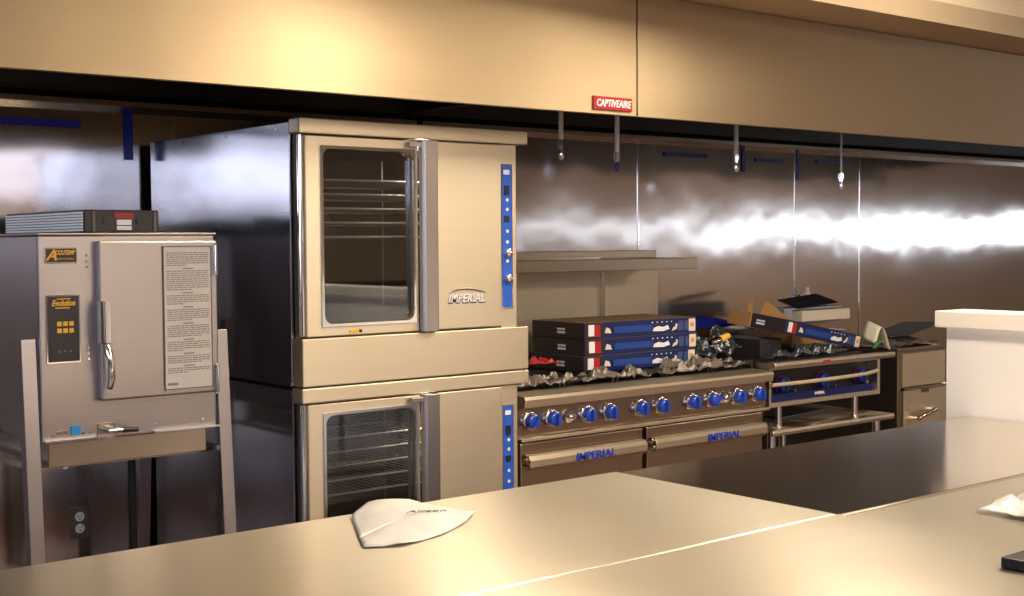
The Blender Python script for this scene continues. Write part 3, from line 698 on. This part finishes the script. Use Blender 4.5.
crumple('clear_bag', 4.76, 5.36, 3.945, 4.01, .905, .06, film_dark, 'shiny clear plastic bag heaped under the tilted carton', 'plastic bag', 6.1, 'clear plastic bags on the cooking line', freq=10)
crumple('crumpled_wrap', 5.95, 6.30, 4.04, 4.40, .898, .05, film, 'crumpled tan plastic wrap on top of the narrow fryer', 'plastic wrap', 8.8, 'crumpled wraps on the cooking line', freq=11)
crumple('crumpled_wrap', 3.45, 3.60, 4.10, 4.17, .955, .03, red_ink, 'small crumpled red wrapper left of the carton stack', 'wrapper', 1.7, 'crumpled wraps on the cooking line', 14, 10, 30)
# orange capped connector and blue cloth-like film
t = thing('gas_connector', (4.60, 4.10, .99), 'small silver connector with orange cap right of the carton stack', 'connector')
MB().tube([(4.50, 4.08, 1.0), (4.54, 4.08, 1.005), (4.57, 4.08, 1.01)], [.012, .02, .014]).build('fitting', chrome, t)
MB().tube([(4.57, 4.08, 1.01), (4.60, 4.08, 1.018), (4.625, 4.08, 1.025)], [.016, .017, .014]).build('orange_cap', yellow_ink, t)
def fnb(u, v):
    return (4.62+.62*u, 4.44+.05*v, 1.0+.04*math.sin(3*u)+.035*v+.012*math.sin(9*u+4*v))
o = MB().sheet(fnb, 24, 4).build('blue_film_sheet', blue_film); tag(o, 'dark blue plastic film lying behind the clear bags', 'film')
def fnc(u, v):
    a = u*math.pi*1.15
    return (5.735+.13*u+.02*v, 4.05+.10*v, .925+.085*math.sin(a)+.03*v)
t = thing('curled_paper', (5.76, 4.05, .908), 'curled cream paper roll end with green print at the right end of the broiler', 'paper')
MB().sheet(fnc, 20, 4).build('sheet', plain('cream_paper', (.80, .76, .58), .7), t)
MB().sheet(lambda u, v: (5.70+.085*u, 4.03+.02*v, .908+.03*math.sin(u*2.5)), 10, 3, .012).build('green_print', plain('green_print', (.05, .22, .08), .5), t)
t_ = MB().obox(Vector((6.26, 4.22, .975)), (.52, .22, .006), Matrix.Rotation(math.radians(-5), 3, 'Y') @ Matrix.Rotation(.25, 3, 'Z')).build('grey_sheet', dark_steel); tag(t_, 'flat dark grey sheet lying over the wrap on the fryer', 'metal sheet')
# small bottle standing on the wall side
t = thing('wall_fitting', (6.253, 4.93, 1.11), 'small pale capped fitting on the steel wall behind the grey carton', 'fitting')
MB().tube([(6.253, 4.949, 1.12), (6.253, 4.94, 1.12)], .025, 16).tube([(6.253, 4.94, 1.12), (6.253, 4.91, 1.12), (6.253, 4.90, 1.13), (6.253, 4.90, 1.15)], .008).build('bracket', chrome, t)
MB().tube([(6.253, 4.90, 1.145), (6.253, 4.90, 1.165), (6.253, 4.90, 1.17), (6.253, 4.90, 1.19)], [.020, .020, .011, .013]).build('cap', white_ink, t)

# ------------------------------------------------------------------ prep tables in front
TZ = .87
def table(x0, x1, y0, y1, label, dz=0, top=None):
    t = thing('prep_table', ((x0+x1)/2, (y0+y1)/2, 0), label, 'table', 'stainless prep tables pushed together')
    z = TZ+dz
    MB().box(x0, x1, y0, y1, z-.028, z).build('table_top', top or table_steel, t, .004)
    MB().box(x0+.004, x1-.004, y0+.004, y0+.01, z-.055, z-.028).box(x0+.004, x1-.004, y1-.01, y1-.004, z-.055, z-.028).box(x0+.004, x0+.01, y0+.01, y1-.01, z-.055, z-.028).box(x1-.01, x1-.004, y0+.01, y1-.01, z-.055, z-.028).build('apron', table_steel, t)
    B(x0+.06, x1-.06, y0+.06, y1-.06, .25, .275).build('undershelf', table_steel, t, .003)
    for x in (x0+.06, x1-.06):
        for y in (y0+.06, y1-.06): MB().tube([(x, y, .001), (x, y, .03), (x, y, .04), (x, y, z-.03)], [.012, .022, .02, .02]).build('leg', chrome, t)
table(-.10, 2.338, 1.750, 2.450, 'left rear stainless prep table, the one with the white paper on it')
table(2.344, 4.008, 1.750, 2.450, 'right rear stainless prep table touching the white divider wall', -.004, table_polished)
table(-.10, 2.338, 1.035, 1.744, 'left front stainless prep table, nearest the viewer at the bottom', .001)
table(2.344, 4.008, 1.035, 1.744, 'right front stainless prep table below the right edge, with scraps on it', -.006)
PO = [(1.40, 2.21), (1.50, 2.40), (1.60, 2.475), (1.68, 2.44), (1.71, 2.36), (1.74, 2.27), (1.66, 2.20), (1.55, 2.14), (1.44, 2.11), (1.37, 2.15)]
def fnp(u, v):
    a = u*len(PO); i = int(a) % len(PO); f = a-int(a); p, q = PO[i], PO[(i+1) % len(PO)]
    cx, cy_ = 1.565, 2.27
    x = cx+(p[0]+(q[0]-p[0])*f-cx)*v; y = cy_+(p[1]+(q[1]-p[1])*f-cy_)*v
    return (x, y, TZ+.003+.014*(1-v*v)+.016*math.exp(-((x-1.6)**2+(y-2.42)**2)*140)+.009*abs(noise.noise(Vector((x*14, y*14, 2)))))
MB().sheet(fnp, 60, 16, .0015).build('sheet', paper, t)
MB().text('Airzon', 0, 0, .03, M=Matrix.Translation((1.60, 2.262, TZ+.026)) @ Matrix.Rotation(-.55, 4, 'Z'), bold=0, slant=.3, th=.0005, width=.085).build('print', grey_ink, t)
# scraps on the right
crumple('plastic_scrap', 2.60, 2.86, 1.38, 1.56, TZ-.004, .03, plain('clear_scrap', (.62, .60, .60), .2, 0, .1, .003, 40), 'crumpled clear plastic scrap at the right edge of the front table', 'plastic scrap', 4.4, None, 24, 18, 12)
o = B(2.17, 2.33, 1.205, 1.262, TZ+.001, TZ+.022).build('black_strip', black_plastic, bevel=.003); tag(o, 'short black plastic block at the right edge of the front table', 'block')
